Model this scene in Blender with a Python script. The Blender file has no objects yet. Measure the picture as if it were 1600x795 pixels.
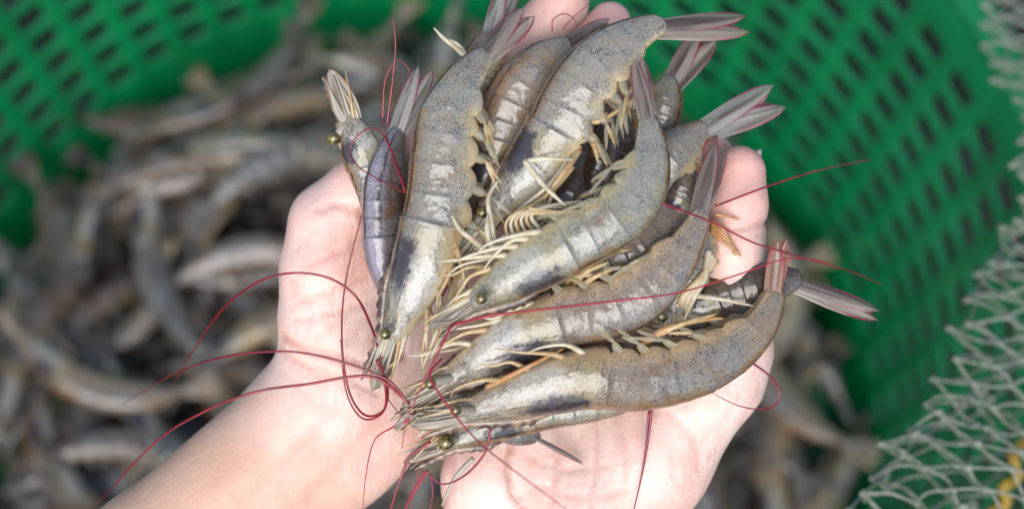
import bpy, math, random
import numpy as np
from mathutils import Vector, Matrix
rng = np.random.default_rng(11); random.seed(11)
S = bpy.context.scene
COL = S.collection
# ------------------------------------------------------------ camera, sky, sun, exposure
TILT = math.radians(23); CAMZ = 1.032; FPX = 2222.2; HAND_D = 0.444
cam = bpy.data.cameras.new('camera'); camo = bpy.data.objects.new('camera', cam); COL.objects.link(camo)
camo.location = (0, 0, CAMZ); camo.rotation_euler = (TILT, 0, 0)
cam.lens = 50; cam.sensor_width = 36; cam.clip_start = 0.02; cam.clip_end = 200
cam.dof.use_dof = True; cam.dof.focus_distance = HAND_D - 0.012; cam.dof.aperture_fstop = 5.4
S.camera = camo
W = bpy.data.worlds.new('World'); S.world = W; W.use_nodes = True
wn = W.node_tree.nodes; bg = wn['Background']; sky = wn.new('ShaderNodeTexSky'); sky.sky_type = 'NISHITA'
sky.sun_disc = False; SUN = Vector((-0.10, -0.68, 0.70)).normalized()
sky.sun_elevation = math.asin(SUN.z); sky.sun_rotation = math.atan2(SUN.x, SUN.y)
sky.air_density = 1.0; sky.dust_density = 1.5; sky.ozone_density = 1.0
W.node_tree.links.new(sky.outputs[0], bg.inputs[0]); bg.inputs[1].default_value = 0.085
sl = bpy.data.lights.new('sun', 'SUN'); sl.energy = 1.5; sl.angle = math.radians(52); sl.color = (1, 0.985, 0.97)
so = bpy.data.objects.new('sun', sl); COL.objects.link(so)
so.rotation_euler = SUN.to_track_quat('Z', 'Y').to_euler(); so.location = (0, 0, 3)
S.view_settings.view_transform = 'Standard'; S.view_settings.look = 'None'
S.view_settings.exposure = 1.15; S.view_settings.gamma = 1.0; S.view_settings.use_curve_mapping = False
S.render.engine = 'CYCLES'

RC = np.array(Matrix.Rotation(TILT, 3, 'X'))
def P(px, py, h):            # picture point at h millimetres above the plane of the hands -> camera-aligned mm
    d = 444.0 - h
    return np.array([(px-800)/FPX*d, (397.5-py)/FPX*d, h], float)
def to_world(a):             # camera-aligned mm -> world metres
    a = np.asarray(a, float).copy(); a[..., 2] -= 444.0
    return (a @ RC.T)/1000 + np.array([0, 0, CAMZ])

# ------------------------------------------------------------ node helper
class NT:
    def __init__(s, name):
        m = bpy.data.materials.new(name); m.use_nodes = True
        s.m = m; s.t = m.node_tree; s.b = s.t.nodes['Principled BSDF']; s.o = s.t.nodes['Material Output']
    def n(s, ty, **k):
        nd = s.t.nodes.new('ShaderNode'+ty)
        for a, b in k.items(): setattr(nd, a, b)
        return nd
    def l(s, a, b): s.t.links.new(a, b)
    def put(s, sock, v):
        if hasattr(v, 'is_output'): s.l(v, sock)
        elif isinstance(v, tuple): sock.default_value = (*v, 1) if len(v) == 3 and len(sock.default_value) == 4 else v
        else: sock.default_value = v
    def math(s, op, a, b=0.0, clamp=False):
        nd = s.n('Math', operation=op, use_clamp=clamp); s.put(nd.inputs[0], a); s.put(nd.inputs[1], b); return nd.outputs[0]
    def mix(s, f, a, b, mode='MIX'):
        nd = s.n('Mix', data_type='RGBA', blend_type=mode); s.put(nd.inputs[0], f); s.put(nd.inputs[6], a); s.put(nd.inputs[7], b); return nd.outputs[2]
    def ramp(s, f, stops):
        nd = s.n('ValToRGB'); e = nd.color_ramp.elements
        while len(e) < len(stops): e.new(0.5)
        for x, (p, c) in zip(e, stops): x.position = p; x.color = (*c, 1) if len(c) == 3 else c
        s.put(nd.inputs[0], f); return nd.outputs[0]
    def sm(s, v, lo, hi, a=0.0, b=1.0):
        nd = s.n('MapRange', interpolation_type='SMOOTHSTEP'); s.put(nd.inputs[0], v)
        for i, x in enumerate((lo, hi, a, b)): nd.inputs[1+i].default_value = x
        return nd.outputs[0]
    def obj(s): return s.n('TexCoord').outputs['Object']
    def uv(s):
        x = s.n('SeparateXYZ'); s.l(s.n('TexCoord').outputs['UV'], x.inputs[0]); return x.outputs[0], x.outputs[1]
    def noise(s, scale, vec=None, detail=3.0, rough=0.55, dist=0.0):
        nd = s.n('TexNoise'); nd.inputs['Scale'].default_value = scale; nd.inputs['Detail'].default_value = detail
        nd.inputs['Roughness'].default_value = rough; nd.inputs['Distortion'].default_value = dist
        s.l(vec if vec is not None else s.obj(), nd.inputs['Vector']); return nd.outputs[0]
    def mapping(s, vec, scale=(1,1,1), rot=(0,0,0), loc=(0,0,0)):
        nd = s.n('Mapping'); s.l(vec, nd.inputs[0]); nd.inputs['Scale'].default_value = scale
        nd.inputs['Rotation'].default_value = rot; nd.inputs['Location'].default_value = loc; return nd.outputs[0]
    def bump(s, h, strength, dist, prev=None):
        nd = s.n('Bump'); nd.inputs['Strength'].default_value = strength; nd.inputs['Distance'].default_value = dist
        s.l(h, nd.inputs['Height'])
        if prev is not None: s.l(prev, nd.inputs['Normal'])
        return nd.outputs[0]
    def set(s, **k):
        for a, b in k.items(): s.put(s.b.inputs[a.replace('_', ' ')], b)
        return s.m
    def see_through(s, f):      # thin clear chitin: part of the light goes straight on
        tr = s.n('BsdfTransparent'); mx = s.n('MixShader'); s.put(mx.inputs[0], f)
        s.l(s.b.outputs[0], mx.inputs[1]); s.l(tr.outputs[0], mx.inputs[2]); s.l(mx.outputs[0], s.o.inputs[0])

def shell(name, back, side, belly, tint, speck=0.8, organ=0.9):
    t = NT(name); u, v = t.uv(); ob = t.obj()
    n1 = t.noise(95, ob, 3); n2 = t.noise(280, ob, 4); n3 = t.noise(620, ob, 3)
    vv = t.math('ADD', v, t.math('MULTIPLY', t.math('SUBTRACT', n1, 0.5), 0.16))
    c = t.ramp(vv, [(0.0, tuple(x*1.25 for x in back)), (0.06, back), (0.15, tuple(x*.75 for x in back)), (0.27, side), (0.58, side), (0.74, belly), (0.95, belly)])
    c = t.mix(t.sm(n1, 0.46, 0.64, 0, 0.5), c, tint)
    c = t.mix(t.sm(t.noise(70, ob, 2), 0.48, 0.66, 0, 0.5), c, (0.20, 0.225, 0.225))
    c = t.mix(t.sm(t.noise(110, t.mapping(ob, loc=(3, 1, 2)), 3), 0.55, 0.70, 0, 0.55), c, (0.20, 0.115, 0.05))
    # gut line under the back, flesh streaks seen through the shell
    gut = t.math('MULTIPLY', t.sm(t.math('ABSOLUTE', t.math('SUBTRACT', vv, 0.13)), 0.012, 0.040, 0.75, 0), t.sm(u, .36, .44))
    c = t.mix(gut, c, (0.035, 0.022, 0.016))
    st = t.noise(26, t.mapping(t.n('TexCoord').outputs['UV'], (0.6, 1.3, 1)), 5, 0.65, 1.4)
    c = t.mix(t.sm(st, 0.53, 0.68, 0, 0.30), c, (0.46, 0.45, 0.41))
    # organs showing through the head shell
    fr = t.sm(u, 0.36, 0.40, 1, 0)
    def blob(cu, cv, ru, rv, f, w):
        d = t.math('ADD', t.math('POWER', t.math('DIVIDE', t.math('SUBTRACT', u, cu), ru), 2.0), t.math('POWER', t.math('DIVIDE', t.math('SUBTRACT', v, cv), rv), 2.0))
        d = t.math('ADD', d, t.math('MULTIPLY', t.math('SUBTRACT', n2, 0.5), w)); return t.math('MULTIPLY', t.sm(d, 0.35, 1.15, f, 0), fr)
    c = t.mix(blob(.33, .50, .08, .22, .38, 3.2), c, (0.37, 0.30, 0.10))
    c = t.mix(blob(.20, .60, .12, .18, .6, 3.0), c, (0.46, 0.45, 0.40))
    c = t.mix(blob(.25, .27, .10, .19, organ, 2.6), c, (0.022, 0.019, 0.034))
    c = t.mix(blob(.31, .16, .05, .07, organ*.8, 2.0), c, (0.05, 0.035, 0.03))
    hd = t.sm(u, 0.08, 0.26, 1, 0)
    c = t.mix(t.math('MULTIPLY', t.sm(st, 0.49, 0.58, 0, 0.75), hd), c, (0.40, 0.35, 0.25))
    c = t.mix(t.math('MULTIPLY', t.sm(st, 0.48, 0.40, 0, 0.75), hd), c, (0.05, 0.038, 0.028))
    # pigment speckles
    vo = t.n('TexVoronoi'); vo.inputs['Scale'].default_value = 1700; t.l(ob, vo.inputs['Vector'])
    thr = t.math('ADD', 0.24, t.math('MULTIPLY', n2, 0.38))
    dot = t.math('MULTIPLY', t.math('SUBTRACT', thr, vo.outputs['Distance']), 7.0, True)
    dot = t.math('MULTIPLY', dot, t.sm(t.noise(130, ob, 2), 0.30, 0.60, 0.3, speck))
    dot = t.math('MULTIPLY', dot, t.sm(v, 0.66, 0.8, 1, 0.2))
    c = t.mix(dot, c, (0.022, 0.017, 0.015))
    # thin dark rear edge of every plate
    oi = t.n('ObjectInfo'); hs = t.n('HueSaturation'); t.l(c, hs.inputs['Color'])
    t.l(t.sm(oi.outputs['Random'], 0, 1, 0.82, 1.12), hs.inputs['Value']); t.l(t.sm(oi.outputs['Random'], 0, 1, 1.12, 0.88), hs.inputs['Saturation'])
    b = t.bump(t.noise(150, ob, 2), 0.20, 0.0020); b = t.bump(n2, 0.18, 0.0010, b); b = t.bump(n3, 0.12, 0.0004, b)
    rg = t.sm(t.noise(210, ob, 3), 0.35, 0.65, 0.35, 0.55)
    wet = t.sm(t.math('ADD', t.noise(150, ob, 4, .6, .6), t.math('MULTIPLY', n3, .25)), .69, .74, .06, .34)
    t.l(b, t.b.inputs['Normal']); t.l(t.bump(n1, .30, .0030, t.bump(n2, .22, .0010)), t.b.inputs['Coat Normal'])
    return t.set(Base_Color=hs.outputs[0], Roughness=rg, IOR=1.45, Specular_IOR_Level=.25, Coat_Weight=1.0, Coat_Roughness=wet, Coat_IOR=1.56,
                 Subsurface_Weight=0.40, Subsurface_Radius=(0.0022, 0.0018, 0.0012), Subsurface_Scale=1.0)

M = {}
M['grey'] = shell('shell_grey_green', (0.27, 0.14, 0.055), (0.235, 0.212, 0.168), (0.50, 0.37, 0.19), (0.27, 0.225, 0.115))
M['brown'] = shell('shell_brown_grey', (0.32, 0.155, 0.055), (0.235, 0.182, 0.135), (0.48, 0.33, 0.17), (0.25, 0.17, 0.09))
M['dark'] = shell('shell_dark_brown_shade', (0.065, 0.034, 0.018), (0.085, 0.057, 0.040), (0.16, 0.105, 0.06), (0.105, 0.06, 0.032))  # brown shell, darkened further to carry the shade of the basket heap
M['lilac'] = shell('shell_lilac_sheen', (0.28, 0.25, 0.29), (0.13, 0.085, 0.065), (0.22, 0.15, 0.09), (0.26, 0.225, 0.26), 0.85, 0.1)  # pale lilac back is a sky reflection put into the shell colour
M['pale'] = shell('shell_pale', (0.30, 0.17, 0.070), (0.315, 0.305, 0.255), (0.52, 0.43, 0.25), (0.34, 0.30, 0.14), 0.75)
M['slate'] = shell('shell_slate_shade', (0.055, 0.048, 0.042), (0.075, 0.075, 0.075), (0.15, 0.125, 0.09), (0.10, 0.08, 0.05))  # cool grey shell with the basket's shade put into its colour

def limb(name, a, b):
    t = NT(name); ob = t.obj(); n = t.noise(300, ob, 3)
    c = t.mix(t.sm(n, 0.35, 0.65), a, b)
    t.l(t.bump(n, 0.3, 0.001), t.b.inputs['Normal'])
    return t.set(Base_Color=c, Roughness=0.32, Subsurface_Weight=0.3, Subsurface_Radius=(0.002, 0.0015, 0.0008), Subsurface_Scale=1.0, Coat_Weight=0.4, Coat_Roughness=0.15) and (t.see_through(.22) or t.m)
M['leg'] = limb('leg_cream', (0.62, 0.46, 0.25), (0.46, 0.29, 0.12))
M['leg_white'] = limb('leg_white', (0.72, 0.64, 0.48), (0.56, 0.45, 0.28))
M['leg_orange'] = limb('leg_orange', (0.52, 0.23, 0.08), (0.50, 0.32, 0.14))

def clear(name, col, edge, line, trans, rib=.8):
    t = NT(name); u, v = t.uv()
    e = t.math('MULTIPLY', t.math('ABSOLUTE', t.math('SUBTRACT', v, 0.5)), 2.0)
    cv = t.n('CombineXYZ'); t.put(cv.inputs[0], t.math('MULTIPLY', u, 1.2)); t.put(cv.inputs[1], t.math('MULTIPLY', v, 2.6))
    oi = t.n('ObjectInfo'); t.put(cv.inputs[2], t.math('MULTIPLY', oi.outputs['Random'], 40.0))
    st = t.noise(1.0, cv.outputs[0], 1.5, 0.5)
    c = t.mix(t.sm(st, 0.48, 0.64, 0, .75), col, line)
    c = t.mix(t.math('MULTIPLY', t.sm(e, 0.16, 0.04), t.sm(u, 0.75, 0.3, 0, rib)), c, line)
    rim = t.math('MULTIPLY', t.sm(t.math('ADD', e, t.math('MULTIPLY', st, 0.15)), 0.76, 0.96), t.sm(u, 0.25, 0.8))
    c = t.mix(rim, c, edge)
    t.l(t.bump(st, 0.18, 0.0008), t.b.inputs['Normal'])
    t.set(Base_Color=c, Roughness=0.38, Coat_Weight=0.4, Coat_Roughness=0.15, Subsurface_Weight=0.0)
    t.see_through(t.math('MULTIPLY', t.sm(e, 0.55, 0.95, 1, 0.35), trans))
    return t.m
M['tail'] = clear('tail_fan_brown', (0.235, 0.19, 0.16), (0.20, 0.022, 0.035), (0.05, 0.03, 0.02), 0.52)
M['tail_pale'] = clear('tail_fan_pale', (0.30, 0.29, 0.255), (0.26, 0.04, 0.09), (0.09, 0.07, 0.05), 0.55)
M['tail_red'] = clear('tail_fan_red', (0.31, 0.18, 0.12), (0.42, 0.05, 0.06), (0.13, 0.05, 0.035), 0.22)
M['fin'] = clear('clear_fin', (0.40, 0.36, 0.25), (0.56, 0.40, 0.18), (0.36, 0.32, 0.21), 0.62, 0.0)
M['scale'] = clear('head_blade', (0.42, 0.37, 0.29), (0.30, 0.19, 0.11), (0.17, 0.11, 0.07), 0.32)
t = NT('rostrum_brown'); M['rostrum'] = t.set(Base_Color=t.mix(t.sm(t.noise(250), 0.4, 0.6), (0.26, 0.17, 0.11), (0.07, 0.04, 0.03)), Roughness=0.3, Coat_Weight=0.5)
t = NT('antenna_red'); M['antenna'] = t.set(Base_Color=t.mix(t.sm(t.noise(160), 0.35, 0.65), (0.27, 0.006, 0.018), (0.17, 0.005, 0.015)), Roughness=0.28, Coat_Weight=0.5)
t = NT('antenna_pink'); M['antenna_pink'] = t.set(Base_Color=t.mix(t.sm(t.noise(160), 0.35, 0.65), (0.38, 0.03, 0.05), (0.28, 0.02, 0.035)), Roughness=0.3)
t = NT('eye_olive')
ec = t.mix(t.sm(t.noise(420, None, 3), 0.40, 0.60), (0.20, 0.15, 0.035), (0.020, 0.017, 0.010))
M['eye'] = t.set(Base_Color=ec, Roughness=0.15, Metallic=0.0, Coat_Weight=1.0, Coat_Roughness=0.03)

# ------------------------------------------------------------ mesh helpers (camera-aligned mm in, local metres out)
WL = {}
def finish(name, verts, faces, mat, parent=None, uvs=None, origin=None, smooth=True, world=False):
    w = np.asarray(verts, float) if world else to_world(np.asarray(verts, float))
    o = np.asarray(origin if origin is not None else w.mean(0), float)
    me = bpy.data.meshes.new(name); me.from_pydata((w-o).tolist(), [], [list(map(int, f)) for f in faces])
    if smooth: me.polygons.foreach_set('use_smooth', [True]*len(me.polygons))
    if uvs is not None:
        ul = me.uv_layers.new(name='UVMap'); li = np.zeros(len(me.loops), int); me.loops.foreach_get('vertex_index', li)
        ul.data.foreach_set('uv', np.asarray(uvs, float)[li].ravel())
    me.materials.append(mat); ob = bpy.data.objects.new(name, me); COL.objects.link(ob)
    WL[ob.name] = Vector(o)
    if parent is not None:
        ob.parent = parent; ob.location = Vector(o) - WL.get(parent.name, parent.location)
    else: ob.location = o
    return ob
def tag(o, label, cat, group=None, kind=None):
    if label: o['label'] = label
    if cat: o['category'] = cat
    if group: o['group'] = group
    if kind: o['kind'] = kind
    return o
def unit(v): v = np.asarray(v, float); return v/(np.linalg.norm(v)+1e-12)
def spline(pts, n):
    p = np.asarray(pts, float)
    if len(p) == 2: return p[0]+(p[1]-p[0])*np.linspace(0, 1, n)[:, None]
    q = np.vstack([2*p[0]-p[1], p, 2*p[-1]-p[-2]]); out = []
    for i in range(len(p)-1):
        a, b, c, d = q[i:i+4]; t = np.linspace(0, 1, 14, endpoint=False)[:, None]
        out.append(0.5*((2*b)+(c-a)*t+(2*a-5*b+4*c-d)*t*t+(-a+3*b-3*c+d)*t**3))
    out = np.vstack(out+[p[-1:]]); L = np.r_[0, np.cumsum(np.linalg.norm(np.diff(out, axis=0), axis=1))]
    x = np.linspace(0, L[-1], n); return np.stack([np.interp(x, L, out[:, k]) for k in range(3)], 1)
def tube(pts, r0, r1, sides=6, n=None, rad=None):
    p = spline(pts, n or max(6, 5*len(pts))); k = len(p)
    r = np.linspace(r0, r1, k) if rad is None else np.interp(np.linspace(0, 1, k), np.linspace(0, 1, len(rad)), rad)
    T = np.gradient(p, axis=0); T /= np.linalg.norm(T, axis=1)[:, None]+1e-9
    ref = np.array([0.13, 0.21, 1.0]); V = []
    for i in range(k):
        a = np.cross(T[i], ref); a = unit(a if np.linalg.norm(a) > 1e-3 else np.cross(T[i], [1, 0, 0])); b = np.cross(T[i], a)
        for s in range(sides):
            g = 2*math.pi*s/sides; V.append(p[i]+r[i]*(a*math.cos(g)+b*math.sin(g)))
    Fs = [(i*sides+s, i*sides+(s+1) % sides, (i+1)*sides+(s+1) % sides, (i+1)*sides+s) for i in range(k-1) for s in range(sides)]
    Fs += [tuple(range(sides))[::-1], tuple((k-1)*sides+s for s in range(sides))]
    U = [(i/(k-1), s/sides) for i in range(k) for s in range(sides)]
    return np.array(V), Fs, U
def leaf(base, d, side, nor, L, Wd, bend=0.0, th=0.35, tip=0.62, base_w=0.35, n=12, m=7):
    d, side, nor = unit(d), unit(side), unit(nor); V, U = [], []
    for lay in (1, -1):
        for i in range(n+1):
            t = i/n
            w = (base_w+(1-base_w)*math.sin(min(t/tip, 1)*math.pi/2)) * (1 if t < tip else max(0.0, 1-((t-tip)/(1-tip))**2)**.62)
            w = max(w, 0.04)
            for j in range(m):
                x = (j/(m-1))*2-1
                ridge = th*(1-abs(x))*lay*0.9 + 0.35*math.exp(-(x/0.22)**2)*th*lay
                V.append(base+d*L*t+side*(x*w*Wd/2)+nor*(ridge+bend*t*t*L-0.10*Wd*x*x)); U.append((t, j/(m-1)))
    q = (n+1)*m; Fs = []
    for i in range(n):
        for j in range(m-1):
            a = i*m+j; Fs += [(a, a+1, a+m+1, a+m), (q+a, q+a+m, q+a+m+1, q+a+1)]
        for j in (0, m-1):
            a = i*m+j; f = (a, a+m, q+a+m, q+a); Fs.append(f if j == 0 else f[::-1])
    for i in (0, n):
        for j in range(m-1):
            a = i*m+j; f = (a, q+a, q+a+1, a+1); Fs.append(f if i == 0 else f[::-1])
    return np.array(V), Fs, U

# ------------------------------------------------------------ shrimp
BND = [0.40, 0.49, 0.59, 0.69, 0.78, 0.87, 1.0]
HS = ([0, .05, .14, .27, .40, .5, .6, .7, .8, .88, .95, .98, 1.0], [.34, .49, .74, .95, 1.0, 1.0, 1.0, .95, .84, .66, .47, .39, .22])
CARA = np.array([(1, 0), (.95, .30), (.78, .64), (.47, .88), (.1, 1), (-.3, .98), (-.62, .86), (-.86, .64), (-.97, .36), (-.97, .15), (-.96, 0)])
ABDO = np.array([(1, 0), (.95, .34), (.79, .64), (.50, .86), (.14, .98), (-.24, 1), (-.58, .93), (-.84, .80), (-1.0, .66), (-.84, .45), (-.74, 0)])
NP = 17
def prof(a):
    x = np.linspace(0, 1, len(a)); y = np.linspace(0, 1, NP); return np.stack([np.interp(y, x, a[:, 0]), np.interp(y, x, a[:, 1])], 1)
def smooth_prof(a):
    b = spline(np.c_[a, np.zeros(len(a))], NP)[:, :2]; b[0] = a[0]; b[-1] = a[-1]; return b
CP, AP = smooth_prof(CARA), smooth_prof(ABDO)
def stations(dens):
    st = list(np.linspace(0, .395, dens[0]))+[.3995]
    for a, b in zip(BND[:-1], BND[1:]): st += list(np.linspace(a+.0015, b-.004, dens[1]))+[b-.0005]
    return np.array(st)
def body(sp, D, hh, dens=(18, 7), wr=0.74):
    """one continuous skin: head shell, six overlapping tail segments with scalloped side plates"""
    N = 200; p = spline(sp, N); T = np.gradient(p, axis=0); T /= np.linalg.norm(T, axis=1)[:, None]
    st = stations(dens); V, U, fr = [], [], []
    for s in st:
        x = s*(N-1); i = min(int(x), N-2); f = x-i; c = p[i]*(1-f)+p[i+1]*f; t = unit(T[i]*(1-f)+T[i+1]*f)
        d = unit(D(t)); l = np.cross(t, d); h = hh*np.interp(s, *HS); w = h*wr
        if s < .40:
            pr = CP.copy(); k = 1+0.045*max(0, (s-.33)/.07); pr = pr*k
        else:
            j = max(q for q in range(6) if BND[q] <= s); u = (s-BND[j])/(BND[j+1]-BND[j]); k = 0.992+0.013*max(0, (u-.72)/.28)**1.5
            pr = AP*k; lob = (0.58+0.74*math.sin(math.pi*min(1, .08+.86*u))**0.7) if j < 5 else 0.86+.1*u
            lo = pr[:, 0] < -.45; pr[lo, 0] = -.45+(pr[lo, 0]+.45)*(lob if j < 5 else lob*.8)
        ring = []
        for q in range(NP): ring.append((pr[q], 1, q/(NP-1)))
        for q in range(NP-2, 0, -1): ring.append((pr[q], -1, q/(NP-1)))
        for (a, b), sg, vv in ring: V.append(c+d*h*a+l*w*b*sg); U.append((s, vv))
        fr.append((c, t, d, l, h, w))
    R = 2*NP-2; n = len(st)
    Fs = [(i*R+j, i*R+(j+1) % R, (i+1)*R+(j+1) % R, (i+1)*R+j) for i in range(n-1) for j in range(R)]
    V.append(fr[0][0]-fr[0][1]*hh*.18); U.append((0, .5)); V.append(fr[-1][0]+fr[-1][1]*.8); U.append((1, .5))
    Fs += [(n*R, (j+1) % R, j) for j in range(R)]+[((n-1)*R+j, (n-1)*R+(j+1) % R, n*R+1) for j in range(R)]
    def at(s):
        i = int(np.argmin(abs(st-s))); return fr[i]
    return np.array(V), Fs, U, at
def join(parts):
    V, Fs, U, o = [], [], [], 0
    for v, f, u in parts:
        V.append(v); Fs += [tuple(x+o for x in q) for q in f]; U += list(u); o += len(v)
    return np.vstack(V), Fs, U
def rostrum_mesh(at, hh, L):
    c0, t0, d0, l0, h0, w0 = at(0.0); pts = []
    for s in (.24, .18, .12, .06, .0):
        c, t, d, l, h, w = at(s); pts.append(c+d*h*0.97)
    p0 = pts[-1]
    for k in (0.35, 0.7, 1.0): pts.append(p0-t0*L*k+d0*hh*(-.05*k+.10*k*k))
    p = spline(pts, 41); V, Fs = [], []
    for i in range(41):
        q = i/40; top = 0.22*hh*(1-q)**.6*min(1, q*5+.1)+.25; 
        if .12 < q < .88: top += 0.085*hh*((i % 4)/3.0)
        bot = 0.16*hh*(1-q)**.5+.15; th = 0.55*(1-q)+.14; side = l0
        for a, b in ((top, .12), (0.1, th), (-bot, .12)):
            for sg in (1, -1): V.append(p[i]+d0*a+side*b*sg)
    o = [0, 2, 4, 5, 3, 1]
    for i in range(40):
        for k in range(6): a, b = o[k], o[(k+1) % 6]; Fs.append((i*6+a, i*6+b, i*6+6+b, i*6+6+a))
    Fs += [tuple(o), tuple(240+x for x in o[::-1])]
    return np.array(V), Fs, [(i/40, .5) for i in range(41) for _ in range(6)]

def sphere(c, r, n=14, m=9, st=(1, 1, 1)):
    V = [c+np.array([0, 0, r])]; Fs = []
    for i in range(1, m):
        a = math.pi*i/m
        for j in range(n): b = 2*math.pi*j/n; V.append(c+r*np.array([math.sin(a)*math.cos(b)*st[0], math.sin(a)*math.sin(b)*st[1], math.cos(a)*st[2]]))
    V.append(c-np.array([0, 0, r])); e = len(V)-1
    for j in range(n):
        k = (j+1) % n; Fs.append((0, 1+j, 1+k)); Fs.append((e, e-n+k, e-n+j))
        for i in range(m-2): a = 1+i*n; Fs.append((a+j, a+n+j, a+n+k, a+k))
    return np.array(V), Fs, [(0, 0)]*len(V)

def shrimp(label, pts, hh, sign, tail, mat='grey', roll=0.0, tailmat='tail', tail_spread=0.22, tail_w=6.5, head=True, legs=True,
           swim=True, eye=None, rost=18, far_eye=True, antennae=(), extra_legs=(), leg_out=1.0, legmat='leg', swim_dir=0.35, tails=True, eye_r=1.85, blade=.8, swim_seg=(0,1,2,3,4)):
    C = [P(*q) for q in pts]; Z = np.array([0, 0, 1.0])
    def D(t):
        n = np.cross(Z, t)*sign; zc = Z-t*t[2]; return math.cos(roll)*unit(n)+math.sin(roll)*unit(zc)
    V, Fs, U, at = body(C, D, hh)
    base = to_world(np.array(C)).mean(0)
    root = bpy.data.objects.new('shrimp', None); COL.objects.link(root); root.location = base; root.empty_display_size = .01
    tag(root, label, 'shrimp', 'raw shrimps held in the two hands')
    b = finish('body', V, Fs, M[mat], root, U)
    lr = random.Random(len(label)*7 + int(pts[0][0]))
    near = 1 if np.dot(at(.3)[3], Z) > 0 else -1
    if head:
        finish('rostrum', *rostrum_mesh(at, hh, rost)[:2], M['rostrum'], root)
        c, t, d, l, h, w = at(0.035)
        for sg in (near, -near):
            if sg != near and not far_eye: continue
            e = P(*eye) if (eye and sg == near) else c-t*1.5+d*h*.15+l*sg*(w+1.3)
            st_ = c+d*h*.1+l*sg*w*.3
            stalk = finish('eye_stalk', *tube([st_, (st_+e)/2, e], 1.2, 1.5, 8)[:2], M['scale'], root)
            finish('eye', *sphere(e, eye_r, 16, 11)[:2], M['eye'], stalk)
        c, t, d, l, h, w = at(0.0)
        for sg in (1, -1):        # head blades, feelers, mouth legs
            v, f, u = leaf(c+l*sg*w*.75-d*h*.25+t*2, -t+d*.02-l*sg*.05, d*.8+l*sg*.3, l*sg, rost*1.25, hh*blade, -.02, .45, .25, .8)
            finish('antennal_scale', v, f, M['scale'], root, u)
            for k in range(3):
                q = c+l*sg*w*(.35+.2*k)+d*h*(.1-.35*k); a = lr.uniform(-.12, .12)
                pth = [q+t*2, q-t*rost*.45+d*(a*6-k*.6)+l*sg*.6, q-t*rost*lr.uniform(.8, 1.15)+d*(a*13-k*1.0)]
                finish('antennule' if k < 2 else 'mouth_leg', *tube(pth, .75, .16, 6)[:2], M['scale' if k < 2 else legmat], root)
            for k in range(4 if blade < 1 else 1):      # pale fringe hairs
                q = c+l*sg*w*lr.uniform(.6, 1.0)+d*h*lr.uniform(-.7, .5)+t*lr.uniform(1, 7)
                pth = [q, q-t*rost*.6+d*lr.uniform(-1.5, 1)+l*sg*.8, q-t*rost*lr.uniform(1.0, 1.5)+d*lr.uniform(-3, 1.5)]
                finish('bristle', *tube(pth, .55, .12, 5)[:2], M[lr.choice(['leg_white', 'scale', 'scale'])], root)
            for k in range(3):
                q = c+l*sg*w*.7-d*h*(.55+.12*k)+t*(3+2*k)
                pth = [q, q-t*rost*.5-d*lr.uniform(.2, 1.8), q-t*rost*lr.uniform(.75, 1.05)-d*lr.uniform(-1.5, 2.2)]
                finish('mouth_leg', *tube(pth, .85, .2, 6)[:2], M[lr.choice([legmat, 'leg_white', 'scale'])], root)
    if legs:
        for k in range(5):
            for sg in (1, -1):
                if lr.random() < .1: continue
                c, t, d, l, h, w = at(.15+.052*k); q = c-d*h*.86+l*sg*w*.5
                o = lr.uniform(.1, 1.3)*leg_out
                k1 = q-d*(3.2*o)-t*(5+lr.uniform(-1, 2))+l*sg*1.2
                k2 = k1-t*(7.5+lr.uniform(-3, 3))-d*(1.2*o+lr.uniform(-2.5, 2.5))
                k3 = k2-t*(5.5+lr.uniform(-3, 2))+d*lr.uniform(-3.5, 3.0)
                finish('walking_leg', *tube([q, k1, k2, k3], 1, 1, 7, 22, rad=[.95, .85, .55, .5, .36, .14])[:2], M[legmat if lr.random() < .45 else 'leg_white'], root)
    for e in extra_legs:
        m_ = 'leg_white' if len(e) < 3 else e[2]
        finish('walking_leg', *tube([P(*q) for q in e[0]], 1, 1, 7, 24, rad=[e[1]*.9, e[1]*.92, e[1]*.7, e[1]*.6, e[1]*.22])[:2], M[m_], root)
    if swim:
        for k in swim_seg:
            for sg in (1, -1):
                c, t, d, l, h, w = at((BND[k]+BND[k+1])/2); q = c-d*h*.55+l*sg*w*.62
                a = swim_dir+.25+lr.uniform(-.3, .3); dr = -d*math.cos(a)-t*math.sin(a)+l*sg*.12; Ls = hh*lr.uniform(.85, 1.1)
                tw_ = unit(t+l*sg*lr.uniform(-.5, .5))
                v1, f1, u1 = leaf(q, dr, tw_, np.cross(dr, tw_), Ls*.95, hh*.34, lr.uniform(-.1, .1), .55, .6, .7, 8, 5)
                ob1 = finish('swimmeret', v1, f1, M['fin'], root, u1)
                for z_ in range(2):
                    d2 = unit(dr*.6-t*lr.uniform(.3, 1.3)+l*sg*lr.uniform(-.2, .4)-d*.2)
                    v, f, u = leaf(q+dr*Ls*.86, d2, unit(np.cross(d2, l)+l*lr.uniform(-.4, .4)), l, Ls*lr.uniform(.7, 1.3), hh*.12, lr.uniform(-.15, .15), .3, .4, .6, 7, 4)
                    finish('fin_blade', v, f, M[lr.choice(['fin', 'leg', 'fin'])], ob1, u)
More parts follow.
